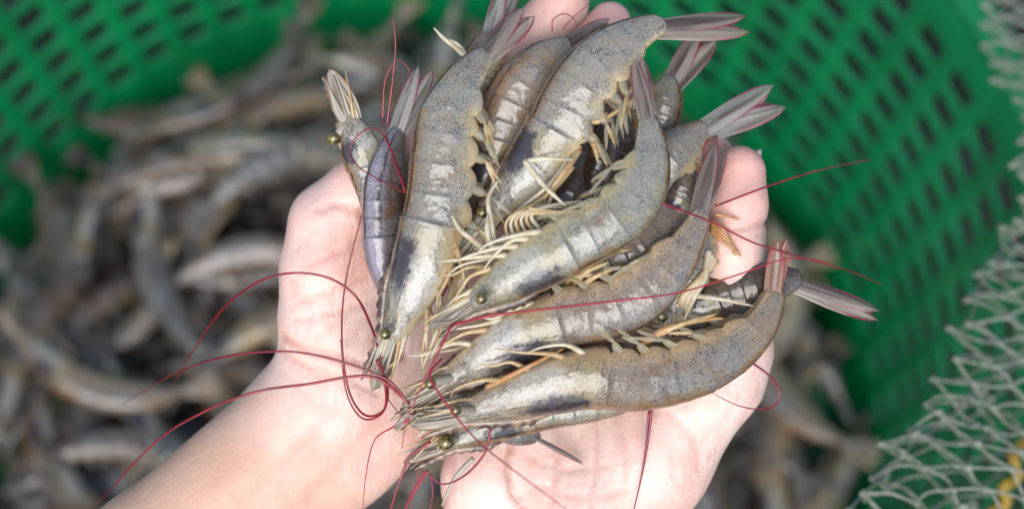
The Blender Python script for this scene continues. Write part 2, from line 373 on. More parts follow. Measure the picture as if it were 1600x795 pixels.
    if tails:
        c, t, d, l, h, w = at(1.0); tip = P(*tail); dt = tip-(c+t*.5); L = np.linalg.norm(dt); dt = unit(dt)
        wide = unit(np.cross(dt, Z)); nz = unit(np.cross(wide, dt)); nz = nz if nz[2] > 0 else -nz
        q0 = c-t*5.0+dt*.5; L += 4.5
        v, f, u = leaf(q0, dt, wide*.8+nz*.3, nz, L*.80, tail_w*.55, .03, .8, .2, .9); finish('telson', v, f, M[tailmat], root, u)
        for k, (a, zz, ll) in enumerate(((tail_spread, .7, 1.0), (-tail_spread, 1.5, .97), (tail_spread*.6, -1.2, .93), (-tail_spread*.6, -.6, .9))):
            a *= .62; dd = unit(dt+wide*a); v, f, u = leaf(q0+nz*zz*.8+wide*a*3, dd, wide+nz*(.25 if k % 2 else -.25), nz, L*ll+1.5, tail_w*.88, .02, .38, .5, .9)
            finish('uropod', v, f, M[tailmat], root, u)
    for pa in antennae:
        m_ = pa[2] if len(pa) > 2 else 'antenna'; r = pa[1]
        finish('antenna', *tube([P(*q) for q in pa[0]], r*.88, r*.32, 7, 12*len(pa[0]))[:2], M[m_], root)
    return root

# ------------------------------------------------------------ ground and basket
BC = np.array([-0.0759, 0.302]); R0 = 0.3315; PILE = 0.075; RIMZ = 0.315
def wall_r(z): return R0+(z-PILE)*0.185
g = NT('wet_concrete'); gn = g.noise(9, None, 6, .6)
gm = g.set(Base_Color=g.ramp(gn, [(0.3, (0.012, 0.012, 0.011)), (0.7, (0.03, 0.028, 0.026))]), Roughness=.9, Specular_IOR_Level=.1)
gr = finish('ground', [(-30, -30, 0), (30, -30, 0), (30, 30, 0), (-30, 30, 0)], [(0, 1, 2, 3)], gm, world=True, smooth=False)
tag(gr, 'dark wet concrete ground under the basket', 'ground', kind='structure')
bt = NT('green_plastic'); bn = bt.noise(14, None, 4)
bc = bt.mix(bt.sm(bn, .35, .65), (0.001, 0.225, 0.068), (0.001, 0.165, 0.048))
bt.l(bt.bump(bt.noise(120, None, 3), .25, .002), bt.b.inputs['Normal'])
bm_ = bt.set(Base_Color=bc, Roughness=.34, Coat_Weight=.25, Coat_Roughness=.2)
bask = bpy.data.objects.new('basket', None); COL.objects.link(bask); bask.location = (BC[0], BC[1], 0.004)
tag(bask, 'large round green plastic basket with rows of slots, full of shrimps', 'basket')
NC, ROWS, Z0, DZ = 64, 9, 0.082, 0.0240
def wall():
    th = [(j+f)*2*math.pi/NC for j in range(NC) for f in (0, .18, .5, .82)]; zs = [0.004, 0.035]
    for i in range(ROWS): zs += [Z0+i*DZ, Z0+i*DZ+.0160]
    zs.append(RIMZ); n = len(th); V = []
    for z in zs:
        r = wall_r(z); V += [(BC[0]+r*math.cos(a), BC[1]+r*math.sin(a), z) for a in th]
    Fs = []
    for i in range(len(zs)-1):
        for j in range(n):
            hole = i >= 2 and i % 2 == 0 and i < 2+2*ROWS and j % 4 in (1, 2)
            if not hole: k = (j+1) % n; Fs.append((i*n+j, i*n+k, i*n+n+k, i*n+n+j))
    o = finish('wall', V, Fs, bm_, bask, world=True)
    md = o.modifiers.new('thickness', 'SOLIDIFY'); md.thickness = 0.0045; md.offset = -1.0
    bv = o.modifiers.new('round', 'BEVEL'); bv.width = .0012; bv.segments = 2; bv.limit_method = 'ANGLE'; bv.angle_limit = math.radians(50)
    return o
wall()
def ring(name, prof_, mat, parent):
    n = 96; V = []; m = len(prof_)
    for j in range(n):
        a = 2*math.pi*j/n; V += [(BC[0]+r*math.cos(a), BC[1]+r*math.sin(a), z) for r, z in prof_]
    return finish(name, V, [(j*m+i, ((j+1) % n)*m+i, ((j+1) % n)*m+(i+1) % m, j*m+(i+1) % m) for j in range(n) for i in range(m)], mat, parent, world=True)
rr = wall_r(RIMZ)
ring('rim', [(rr+.011*math.cos(a)+.005, RIMZ+.007+.008*math.sin(a)) for a in np.linspace(0, 2*math.pi, 12, endpoint=False)], bm_, bask)
def disc():
    n = 96; r = wall_r(.004)-.006
    V = [(BC[0]+r*math.cos(2*math.pi*j/n), BC[1]+r*math.sin(2*math.pi*j/n), z) for z in (.006, .010) for j in range(n)]
    return finish('floor', V, [tuple(range(n))[::-1], tuple(range(n, 2*n))]+[(j, (j+1) % n, n+(j+1) % n, n+j) for j in range(n)], bm_, bask, world=True, smooth=False)
disc()

# ------------------------------------------------------------ hands: a distance field of tapered limbs, meshed with surface nets
def seg_sd(X, a, b, ra, rb):
    ba = b-a; t = np.clip(((X-a)@ba)/max(1e-6, ba@ba), 0, 1)
    return np.linalg.norm(X-a-t[..., None]*ba, axis=-1)-(ra+(rb-ra)*t)
def smin(a, b, k):
    h = np.clip(.5+.5*(b-a)/k, 0, 1); return b*(1-h)+a*h-k*h*(1-h)
def hand(label, palm, fingers, creases, mat, res=1.05, k=11.0):
    f32 = np.float32
    allp = [P(*q[:3]) for ch in palm+fingers for q in ch]; allr = [q[3] for ch in palm+fingers for q in ch]
    lo = np.min([p-r for p, r in zip(allp, allr)], 0)-5; hi = np.max([p+r for p, r in zip(allp, allr)], 0)+5
    nx, ny, nz = (np.ceil((hi-lo)/res).astype(int)+1)
    X = np.stack(np.meshgrid(*(lo[i]+res*np.arange(n) for i, n in enumerate((nx, ny, nz))), indexing='ij'), -1).astype(f32)
    def chain(ch, kk):
        d = None
        for q, r in zip(ch[:-1], ch[1:]):
            s = seg_sd(X, P(*q[:3]).astype(f32), P(*r[:3]).astype(f32), q[3], r[3]); d = s if d is None else smin(d, s, kk)
        return d
    pd = None
    for ch in palm:
        c = chain(ch, 6.0); pd = c if pd is None else smin(pd, c, k)
    Dd = pd
    for ch in fingers: Dd = np.minimum(Dd, smin(pd, chain(ch, 2.5), 5.0))
    xy = X[:, :, 0, :2]; g_ = np.zeros(xy.shape[:2], f32)
    for pl, dep, wid in creases:
        q = spline([P(x, y, 0) for x, y in pl], 5*len(pl))[:, :2].astype(f32); m = np.full(g_.shape, 1e9, f32)
        for a, b in zip(q[:-1], q[1:]):
            ba = b-a; t = np.clip(((xy-a)@ba)/(ba@ba+1e-9), 0, 1); m = np.minimum(m, ((xy-a-t[..., None]*ba)**2).sum(-1))
        g_ = np.maximum(g_, dep*np.exp(-m/wid**2))
    up = np.clip((X[..., 2]+34)/8, 0, 1); Dd = Dd+1.4*g_[:, :, None]*up
    s = Dd < 0; cnt = np.zeros((nx-1, ny-1, nz-1), np.int8); 
    for i in (0, 1):
        for j in (0, 1):
            for l in (0, 1): cnt += s[i:nx-1+i, j:ny-1+j, l:nz-1+l]
    act = (cnt > 0) & (cnt < 8); idx = np.argwhere(act); ids = np.full(act.shape, -1, int); ids[tuple(idx.T)] = np.arange(len(idx))
    acc = np.zeros((len(idx), 3)); w = np.zeros(len(idx))
    cor = [(i, j, l) for i in (0, 1) for j in (0, 1) for l in (0, 1)]
    val = {c: Dd[idx[:, 0]+c[0], idx[:, 1]+c[1], idx[:, 2]+c[2]] for c in cor}
    for a in cor:
        for ax in range(3):
            if a[ax] == 0:
                b = list(a); b[ax] = 1; b = tuple(b); va, vb = val[a], val[b]; m = (va < 0) != (vb < 0)
                t = np.where(m, va/np.where(va-vb == 0, 1, va-vb), 0); pt = np.array(a)+t[:, None]*(np.array(b)-np.array(a))
                acc += pt*m[:, None]; w += m
    V = lo+res*(idx+acc/w[:, None]); Fs = []
    for ax in range(3):
        o1, o2 = [(1, 2), (2, 0), (0, 1)][ax]
        sl0 = [slice(None)]*3; sl1 = [slice(None)]*3; sl0[ax] = slice(0, -1); sl1[ax] = slice(1, None)
        a, b = s[tuple(sl0)], s[tuple(sl1)]; e = np.argwhere(a != b)
        e = e[(e[:, o1] > 0) & (e[:, o2] > 0) & (e[:, o1] < act.shape[o1]) & (e[:, o2] < act.shape[o2])]
        q = []
        for da, db in ((1, 1), (0, 1), (0, 0), (1, 0)):
            c = e.copy(); c[:, o1] -= da; c[:, o2] -= db; q.append(ids[tuple(c.T)])
        q = np.stack(q, 1); fl = a[tuple(e.T)]; q = np.where(fl[:, None], q, q[:, ::-1]); Fs.append(q)
    o = finish('hand', V, np.vstack(Fs), mat)
    gx = np.clip(((V[:, 0]-lo[0])/res).round().astype(int), 0, nx-1); gy = np.clip(((V[:, 1]-lo[1])/res).round().astype(int), 0, ny-1)
    cr = np.clip(g_[gx, gy]*1.1, 0, 1)*np.clip((V[:, 2]+30)/8, 0, 1)
    tp = np.min([np.linalg.norm(V-P(*ch[-1][:3]), axis=1) for ch in fingers], 0); tipm = np.exp(-(tp/26)**2)
    at_ = o.data.attributes.new('skin_marks', 'FLOAT_COLOR', 'POINT'); at_.data.foreach_set('color', np.c_[cr, tipm, cr*0, cr*0+1].astype(np.float32).ravel())
    return tag(o, label, 'hand')

t = NT('skin'); ob = t.obj(); geo = t.n('NewGeometry')
big = t.noise(16, ob, 3); mid = t.noise(70, ob, 4); fine = t.noise(900, ob, 3)
pal = t.mix(t.sm(big, .35, .65), (0.79, 0.585, 0.505), (0.77, 0.51, 0.43))
pal = t.mix(t.sm(mid, .42, .70, 0, .5), pal, (0.72, 0.36, 0.28))
pal = t.mix(t.sm(t.noise(160, ob, 3), .55, .75, 0, .35), pal, (0.80, 0.62, 0.53))
# the forearm is more tanned than the palms: along the world axis from wrist to elbow
sx = t.n('SeparateXYZ'); t.l(geo.outputs['Position'], sx.inputs[0])
ax = t.math('ADD', t.math('MULTIPLY', sx.outputs[0], -0.74), t.math('MULTIPLY', t.math('SUBTRACT', sx.outputs[1], 0.173), -0.67))
arm = t.math('MULTIPLY', t.sm(t.math('ADD', ax, t.math('MULTIPLY', t.math('SUBTRACT', mid, .5), .02)), 0.055, 0.115), t.sm(sx.outputs[0], -0.015, -0.04))
pal = t.mix(arm, pal, t.mix(t.sm(big, .4, .65), (0.60, 0.38, 0.27), (0.54, 0.32, 0.22)))
am = t.n('Attribute'); am.attribute_name = 'skin_marks'; asx = t.n('SeparateColor'); t.l(am.outputs['Color'], asx.inputs[0])
pal = t.mix(t.math('MULTIPLY', asx.outputs[1], .6), pal, (0.74, 0.36, 0.29))
pal = t.mix(t.math('MULTIPLY', asx.outputs[0], .62, True), pal, (0.50, 0.20, 0.14))
wr = t.n('TexVoronoi', feature='DISTANCE_TO_EDGE'); wr.inputs['Scale'].default_value = 420
t.l(t.mapping(ob, (1, 0.45, 1), (0, 0, .6)), wr.inputs['Vector'])
w2 = t.noise(190, t.mapping(ob, (1.6, 0.22, 1), (0, 0, -.5)), 4, .6, .6)
b_ = t.bump(w2, .38, .0014); b_ = t.bump(t.sm(wr.outputs['Distance'], 0, .12), .10, .0003, b_); b_ = t.bump(fine, .45, .0004, b_); b_ = t.bump(mid, .25, .003, b_)
t.l(b_, t.b.inputs['Normal'])
M['skin'] = t.set(Base_Color=pal, Roughness=t.sm(mid, .3, .7, .38, .55), Subsurface_Weight=.35, Subsurface_Radius=(0.0045, 0.0017, 0.0009), Subsurface_Scale=1.0, Specular_IOR_Level=.45)

left_palm = [
    [(30, 1060, -26, 25), (237, 869, -24, 21.5), (487, 644, -23, 19.5), (540, 590, -22, 16)],
    [(110, 1130, -28, 24), (310, 925, -27, 19), (540, 708, -24, 16.5), (585, 665, -24, 13.5)],
    [(520, 640, -22, 15), (625, 320, -24, 10)], [(545, 640, -24, 15), (700, 300, -27, 10)],
    [(570, 650, -26, 15), (775, 330, -32, 10)], [(585, 670, -27, 13), (690, 560, -31, 14), (830, 380, -38, 9.5)],
    [(520, 610, -18, 14), (509, 500, -13, 14), (509, 420, -11, 13.5), (517, 352, -11, 12.5)],
    [(545, 560, -20, 13), (580, 420, -20, 12), (590, 340, -20, 11)]]
left_fingers = [
    [(517, 348, -11, 12.5), (560, 305, -10, 11.2), (600, 280, -10, 10), (665, 215, -11, 8.2)],
    [(625, 315, -24, 10), (725, 170, -20, 9.2), (810, 82, -15, 8.8), (880, 6, -12, 8.4)],
    [(700, 300, -27, 10), (805, 170, -26, 9), (890, 95, -22, 8), (953, 36, -18, 6.9)],
    [(775, 330, -32, 9.5), (865, 215, -36, 8.5), (930, 155, -34, 7.5), (955, 125, -32, 6.5)],
    [(830, 380, -38, 9), (895, 290, -40, 7.5), (930, 240, -38, 6.5), (945, 215, -37, 6)]]
right_palm = [
    [(775, 1120, -24, 20), (776, 900, -22, 17), (774, 750, -22, 16.5), (800, 580, -26, 13)],
    [(920, 1120, -24, 23), (935, 900, -22, 22), (950, 785, -18, 22), (1010, 715, -14, 20), (1115, 580, -10, 16), (1137, 540, -8, 13.2)],
    [(850, 780, -22, 15), (850, 480, -30, 10)], [(880, 780, -21, 15), (930, 460, -27, 10.5)], [(920, 760, -21, 15), (1025, 480, -22, 11)],
    [(980, 700, -20, 15), (1090, 520, -18, 11)]]
right_fingers = [
    [(1137, 540, -9, 13.2), (1140, 450, -6, 11.3), (1143, 372, -3, 10.1), (1150, 320, -3, 9.6), (1154, 270, -4, 8.6)],
    [(1025, 480, -22, 10), (1070, 350, -22, 8.6), (1097, 278, -21, 7.6), (1110, 240, -20, 7.1)],
    [(935, 460, -27, 10), (1000, 330, -22, 8.8), (1025, 260, -18, 7.8), (1030, 230, -17, 7)],
    [(880, 460, -29, 9.5), (920, 330, -26, 8.5), (935, 270, -24, 7.5)],
    [(830, 480, -30, 9), (850, 390, -28, 7.5), (858, 340, -27, 6.5)]]
lc = [([(562, 330), (578, 362), (600, 420), (618, 500), (625, 560)], 1.1, 1.1), ([(437, 528), (480, 548), (540, 560), (600, 585)], .8, 1.3),
      ([(432, 545), (470, 570), (540, 592), (590, 620)], .6, 1.1), ([(470, 470), (520, 455), (575, 430)], .45, 1.0), ([(460, 500), (520, 490), (590, 470)], .4, .9),
      ([(480, 415), (530, 395), (575, 365)], .35, .9), ([(500, 330), (530, 320), (562, 332)], .5, 1.2), ([(520, 640), (470, 690), (400, 760)], .3, 2.0),
      ([(600, 640), (560, 690), (480, 780)], .35, 2.4), ([(540, 540), (575, 500), (600, 480)], .4, .9)]
rc = [([(800, 690), (793, 730), (800, 770), (820, 800)], .9, 1.1), ([(868, 640), (872, 700), (862, 790)], .45, .9), ([(925, 640), (932, 700), (920, 790)], .45, .9),
      ([(960, 640), (975, 700), (970, 760)], .35, .9), ([(1093, 352), (1143, 360), (1195, 349)], .6, .9), ([(1095, 372), (1143, 374), (1190, 366)], .35, .8),
      ([(830, 720), (880, 735), (950, 725)], .3, .9), ([(840, 760), (900, 775), (980, 760)], .3, .9), ([(1040, 640), (1080, 680), (1090, 730)], .3, 1.2),
      ([(1105, 500), (1150, 505), (1200, 490)], .4, 1.1), ([(700, 700), (705, 750), (690, 800)], .4, 1.0), ([(1112, 240), (1120, 252), (1135, 255)], .25, .8)]
fr_ = random.Random(5)
def fine_lines(n, box, ang, spread, ln, acc):     # the web of small folds in a palm
    for _ in range(n):
        x, y = fr_.uniform(box[0], box[2]), fr_.uniform(box[1], box[3]); a = math.radians(ang+fr_.gauss(0, spread)); L = fr_.uniform(.5, 1)*ln
        b = a+fr_.uniform(-.4, .4); m = (x+math.cos(a)*L/2, y-math.sin(a)*L/2)
        acc.append(([(x, y), m, (m[0]+math.cos(b)*L/2, m[1]-math.sin(b)*L/2)], fr_.uniform(.10, .28), fr_.uniform(.6, .85)))
fine_lines(26, (440, 380, 590, 600), 20, 22, 75, lc); fine_lines(14, (430, 540, 600, 640), -28, 10, 120, lc); fine_lines(10, (500, 600, 640, 760), 62, 15, 80, lc)
fine_lines(30, (690, 650, 1060, 790), 88, 16, 80, rc); fine_lines(14, (980, 560, 1180, 720), 55, 22, 70, rc); fine_lines(8, (1105, 380, 1180, 520), 8, 12, 50, rc)
hl = hand('left hand and tanned forearm with palm up, thumb tucked under the shrimps', left_palm, left_fingers, lc, M['skin'])
hr = hand('right hand with palm up and thumb standing straight beside the shrimps', right_palm, right_fingers, rc, M['skin'])
t = NT('nail'); M['nail'] = t.set(Base_Color=(0.78, 0.55, 0.47), Roughness=.25, Coat_Weight=.4)
v, f, u = leaf(P(1183, 300, -9), P(1187, 236, -9)-P(1183, 300, -9), np.array([.35, 0, -.94]), np.array([.94, 0, .35]), 13.5, 9, 0, .5, .55, .9)
nl = finish('fingernail', v, f, M['nail']); nl.parent = hr; nl.location = nl.location-hr.location

# ------------------------------------------------------------ shrimps in the hands
shrimp('largest grey-green shrimp, lying lengthwise with its back along the left palm',
       [(612, 530, 16), (640, 462, 17), (664, 395, 18), (684, 318, 18), (691, 250, 18), (698, 190, 18), (722, 135, 18), (748, 98, 17), (762, 82, 16)],
       9.9, 1, (822, 22, 15), 'grey', .06, 'tail', .14, 7, eye=(602, 521, 23), rost=15, swim_dir=.1, antennae=[
        ([(590, 560, 20), (602, 600, 20), (600, 640, 14), (570, 648, 10), (545, 610, 9), (534, 530, 9), (540, 440, 8), (565, 335, 8)], .55),
        ([(588, 562, 20), (606, 605, 18), (597, 645, 13), (566, 653, 9), (541, 612, 8), (532, 530, 8)], .5),
        ([(596, 560, 18), (580, 510, 14), (555, 462, 12), (510, 433, 14), (450, 427, 14), (395, 445, 6), (340, 492, -14), (285, 575, -50), (262, 615, -75)], .5)],
       extra_legs=[([(735, 400, 16), (722, 440, 20), (700, 500, 22), (672, 560, 22)], 1.3, 'leg_white'), ([(728, 410, 16), (706, 470, 22), (680, 540, 24)], 1.2, 'leg'),
                   ([(722, 420, 16), (690, 500, 20), (660, 575, 20)], 1.2, 'leg_white')])
shrimp('big speckled grey shrimp whose straight tail points away over the pink fingertips',
       [(768, 335, 13), (803, 294, 14), (840, 247, 16), (870, 202, 17), (894, 155, 18), (924, 113, 18), (962, 79, 17), (1003, 52, 16), (1038, 37, 15)],
       9.4, 1, (1162, 30, 12), 'grey', -.02, 'tail', .12, 6.5, eye=(754, 332, 20), rost=20, swim_dir=-.1, antennae=[
        ([(735, 385, 12), (715, 420, 12), (692, 462, 11), (680, 500, 12)], .6), ([(742, 388, 13), (722, 428, 12), (700, 470, 12)], .55),
        ([(863, 50, 4), (864, 32, 5), (880, 22, 6), (896, 29, 5), (901, 42, 4)], .28), ([(878, 46, 5), (900, 24, 5), (925, 2, 4)], .2)],
       extra_legs=[([(915, 205, 17), (928, 225, 20), (934, 252, 20)], 1.5, 'leg'), ([(905, 180, 18), (935, 190, 22), (985, 160, 22), (997, 155, 22)], 1.0, 'leg'),
                   ([(820, 252, 26), (850, 248, 29), (895, 250, 27)], .9), ([(820, 252, 27), (850, 290, 30), (884, 322, 31)], 1.1),
                   ([(905, 235, 20), (880, 270, 26), (850, 310, 26)], 1.3, 'leg'), ([(900, 230, 20), (862, 285, 24), (800, 335, 20)], 1.0), ([(895, 260, 20), (860, 300, 22), (815, 330, 20)], 1.1, 'leg')])
shrimp('pale grey-blue speckled shrimp lying topmost, curled with its narrow tail upright',
       [(733, 476, 26), (790, 440, 28), (850, 405, 29), (908, 373, 29), (958, 345, 29), (996, 305, 28), (1013, 255, 27), (1014, 208, 26), (1011, 182, 25)],
       8.7, -1, (998, 96, 24), 'pale', .02, 'tail', .08, 5.5, eye=(752, 466, 34), rost=13, swim_dir=.5, antennae=[
        ([(705, 510, 28), (690, 540, 30), (660, 600, 30), (635, 660, 28), (628, 700, 26)], .45, 'antenna_pink'),
        ([(706, 508, 27), (760, 494, 34), (840, 484, 33), (960, 470, 30), (1060, 457, 28), (1150, 430, 26), (1232, 404, 22), (1300, 410, 10)], .5, 'antenna_pink')],
       extra_legs=[([(770, 400, 28), (735, 372, 27), (718, 358, 26), (706, 336, 25)], 1.25), ([(772, 396, 28), (768, 350, 28), (763, 310, 27), (780, 280, 25)], 1.15),
                   ([(778, 396, 28), (764, 372, 28), (751, 360, 27)], 1.4), ([(772, 392, 29), (762, 365, 30), (762, 335, 29)], 1.3)] +
                  [([(800+i*9, 385-i*5, 27), (790+i*8, 352-i*4+(i*37 % 9), 28), (806+i*10, 332-i*3+(i*53 % 13), 28), (836+i*13+(i*29 % 27), 318-i*4+(i*41 % 21), 27)], .6+.08*(i % 3), ('leg', 'leg_white')[i % 2]) for i in range(6)])
shrimp('brown-grey shrimp under the topmost one, upright pointed tail beside the thumb',
       [(692, 598, 16), (752, 562, 17), (812, 525, 17), (880, 500, 16), (945, 487, 15), (1006, 457, 15), (1052, 408, 15), (1084, 358, 14), (1097, 328, 14)],
       9.1, -1, (1127, 228, 13), 'brown', .0, 'tail', .09, 6.5, eye=(672, 598, 24), rost=13, swim_dir=.6, antennae=[
        ([(640, 632, 22), (600, 590, 22), (500, 556, 22), (420, 549, 22), (330, 562, 5), (260, 590, -25), (192, 632, -70)], .48),
        ([(640, 630, 22), (580, 588, 21), (480, 600, 22), (400, 612, 24), (320, 642, 18), (240, 693, 0), (145, 795, -40)], .58),
        ([(690, 560, 26), (672, 585, 30), (690, 620, 34), (740, 682, 42), (800, 732, 52), (885, 795, 62)], .42, 'antenna_pink')],
       extra_legs=[([(885, 445, 16), (900, 415, 20), (935, 398, 20), (985, 390, 19)], 1.2, 'leg'), ([(895, 448, 16), (915, 425, 21), (950, 410, 21)], 1.3, 'leg'),
                   ([(905, 450, 16), (930, 432, 21), (970, 415, 19)], 1.1, 'leg')])
shrimp('brown shrimp nearest the wrists with a white sheen band and a red-tipped upright tail',
       [(722, 645, 20), (788, 625, 20), (858, 603, 20), (925, 590, 19), (1000, 593, 16), (1080, 576, 13), (1142, 545, 11), (1184, 508, 11), (1205, 470, 11), (1211, 448, 11)],
       9.6, -1, (1223, 376, 13), 'brown', -.10, 'tail_red', .09, 6.0, eye=(712, 640, 28), rost=14, swim_dir=.5, antennae=[
        ([(1165, 560, 9), (1200, 585, 7), (1218, 612, 5), (1210, 633, 5), (1185, 639, 8), (1150, 632, 10), (1112, 613, 11)], .42),
        ([(1018, 640, 12), (1012, 690, 10), (1002, 745, 9), (988, 805, 9)], .55), ([(1014, 642, 12), (1006, 720, 10), (990, 800, 9)], .45),
        ([(767, 670, 16), (756, 710, 14), (725, 743, 14), (692, 756, 15), (672, 742, 16)], .6),
        ([(672, 690, 12), (640, 715, 10), (620, 765, 8), (606, 812, 4)], .65), ([(668, 735, 10), (655, 755, 8), (630, 800, 4)], .6, 'antenna_pink')],
       extra_legs=[([(1005, 535, 18), (1045, 512, 22), (1090, 500, 21), (1130, 497, 19)], 1.4, 'leg_orange'), ([(1010, 532, 18), (1060, 508, 23), (1120, 490, 20)], 1.1, 'leg'),
                   ([(760, 605, 22), (820, 575, 26), (880, 545, 24)], 1.0, 'leg_orange')])
shrimp('warm brown shrimp half hidden between the two big upright ones, tail over fingertips',
       [(742, 340, 2), (760, 290, 3), (778, 240, 4), (792, 190, 5), (815, 140, 6), (846, 100, 6), (874, 77, 5), (890, 68, 5)],
       9.2, 1, (952, 36, 3), 'brown', .3, 'tail', .08, 5.5, head=False, legs=False, far_eye=False, swim_dir=0)
shrimp('shrimp with forked pale purple-edged tail pointing past the index fingertip',
       [(925, 352, 0), (968, 318, 1), (1010, 280, 3), (1050, 243, 5), (1085, 212, 5), (1104, 197, 5)],
       7.9, 1, (1212, 146, 5), 'grey', .2, 'tail_pale', .20, 7.5, head=False, legs=False, swim_dir=.2)
shrimp('dark shrimp with broad olive-brown tail showing under the straight-tailed one',
       [(985, 250, -8), (1012, 210, -7), (1034, 170, -6), (1043, 138, -5), (1048, 120, -4)],
       6.6, -1, (1096, 52, -3), 'grey', .2, 'tail', .2, 7.5, head=False, legs=False, swim=False)
shrimp('dark brown shrimp deep in the gap, red-lined tail fan below the straight tail',
       [(928, 335, -4), (938, 295, -3), (948, 252, -2), (958, 212, -2), (966, 182, -2), (970, 168, -2)],
       7.2, 1, (978, 108, 0), 'dark', .6, 'tail_red', .2, 7.5, head=False, legs=False, swim=False)
shrimp('lilac-backed shrimp seen from above beside the left thumb base',
       [(622, 480, 4), (607, 425, 6), (600, 365, 7), (600, 305, 7), (607, 255, 7), (618, 218, 7), (627, 203, 7)],
       8.2, 1, (668, 112, 8), 'lilac', 1.15, 'tail_pale', .13, 6, head=False, legs=False, swim=False, antennae=[
        ([(605, 195, 10), (613, 130, 14), (618, 75, 17), (614, 28, 20)], .5), ([(598, 185, 10), (602, 125, 13), (620, 95, 15), (638, 108, 15), (644, 132, 13)], .38),
        ([(632, 296, 17), (615, 245, 15), (592, 203, 14), (563, 208, 12), (547, 236, 10), (562, 262, 12), (598, 284, 15), (634, 302, 17)], .38), ([(633, 300, 17), (610, 232, 15), (598, 190, 12)], .38),
        ([(570, 372, 4), (577, 405, 4), (594, 438, 5)], .4), ([(568, 360, 3), (574, 402, 3), (596, 448, 4)], .36)])
shrimp('small shrimp with pointed head and one stalked eye sticking out past the left thumb',
       [(543, 182, 3), (561, 226, 2), (580, 272, 0), (594, 320, -1), (603, 370, -1)],
       6.8, -1, (612, 420, -2), 'grey', .1, 'tail', head=True, legs=False, swim=False, eye=(522, 216, 4), rost=14, tails=False, far_eye=False, eye_r=2.3, blade=1.25)
shrimp('reddish brown shrimp with dark back stripe and thin tail pointing past the thumb',
       [(1035, 505, 0), (1085, 482, 0), (1140, 460, 0), (1190, 447, 1), (1235, 438, 2), (1252, 436, 2)],
       8.3, 1, (1370, 479, 2), 'dark', .15, 'tail', .07, 6, head=False, legs=False, swim_dir=.8, antennae=[
        ([(1035, 318, 34), (1110, 346, 24), (1180, 380, 19), (1260, 404, 12), (1330, 424, 0), (1378, 445, -12)], .4)])
shrimp('pale see-through shrimp head pointing at the gap between the wrists',
       [(702, 690, 5), (748, 668, 4), (800, 648, 2), (860, 632, 2), (930, 622, 2), (985, 612, 2), (1030, 600, 1)],
       7.6, -1, (1070, 560, 0), 'pale', .2, 'tail', eye=(697, 690, 12), rost=14, legs=True, swim=False, eye_r=2.8, tails=False, antennae=[
        ([(662, 735, 6), (645, 765, 5), (628, 805, 3)], .35, 'antenna_pink'), ([(662, 690, 5), (655, 730, 4), (640, 800, 2)], .35),
        ([(672, 740, 6), (676, 770, 4), (670, 805, 2)], .35)], extra_legs=[([(740, 715, 6), (712, 745, 5), (690, 790, 4)], .9, 'scale'), ([(665, 705, 4), (650, 708, 4), (640, 712, 4)], .7)])
shrimp('small dark shrimp tail end with a thin spike lying on the right palm',
       [(725, 640, 1), (765, 650, 1), (800, 665, 1), (825, 676, 1), (842, 681, 1)],
       6.0, -1, (912, 717, 1), 'dark', .2, 'tail', .02, 1.5, head=False, legs=False, swim=False)
shrimp('shrimp head with green eye squeezed under the brown-grey one by the left wrist',
       [(662, 632, 6), (700, 602, 6), (745, 572, 6), (790, 548, 5), (840, 530, 4)],
       6.8, 1, (860, 520, 2), 'dark', .1, 'tail', eye=(645, 639, 14), rost=11, legs=True, swim=False, tails=False, antennae=[
        ([(640, 655, 8), (612, 668, 5), (585, 688, 3), (572, 740, 3), (566, 805, 3)], .36, 'antenna_pink'), ([(600, 585, 12), (606, 622, 10), (640, 662, 8)], .35)])
shrimp('grey shrimp whose clear upright tail rises behind the largest shrimp at the fingertips',
       [(715, 170, 0), (735, 125, 1), (755, 88, 2), (768, 62, 3), (775, 48, 3)],
       6.2, 1, (798, -14, 4), 'grey', .1, 'tail_pale', .16, 6.5, head=False, legs=False, swim=False,
       extra_legs=[([(735, 95, 6), (712, 75, 6), (693, 60, 6), (678, 44, 6)], 1.1), ([(730, 90, 6), (718, 72, 6), (702, 62, 6)], .8)])
shrimp('buried shrimp with olive eye and a bundle of cream legs against the thumb',
       [(1048, 498, 8), (1060, 462, 8), (1076, 420, 8), (1092, 375, 6), (1100, 340, 5)],
       6.2, 1, (1102, 320, 4), 'grey', .1, 'tail', eye=(1034, 494, 14), rost=9, legs=False, swim=False, tails=False, far_eye=False, antennae=[
        ([(1118, 322, 10), (1200, 291, 8), (1280, 266, -2), (1362, 249, -18)], .4)],
       extra_legs=[([(1108+i*2.5, 392+i*3, 11), (1100-i*1.5, 435, 13), (1082-i*4, 470, 13), (1066+i*3, 506-i*4, 11)], 1.25, ('leg_white', 'leg')[i % 2]) for i in range(6)] +
                  [([(1085, 462, 13), (1130, 468, 12), (1178, 478, 11)], .9, 'leg_white')] +
                  [([(1112, 345+i*5, 8), (1128, 356+i*7, 10), (1142+i*4, 380+i*5, 9), (1146+i*4, 398+i, 8)], .8, 'leg_orange') for i in range(4)] + [([(1118, 335, 9), (1138, 338, 9), (1156, 343, 8)], .7, 'leg_orange')])
shrimp('shrimp with dark red-edged tail tip squeezed between index finger and the topmost shrimp',
       [(1052, 340, 4), (1065, 308, 5), (1078, 280, 5), (1085, 265, 5)],
       5.5, 1, (1108, 212, 5), 'dark', .3, 'tail_red', .2, 6, head=False, legs=False, swim_dir=.2)

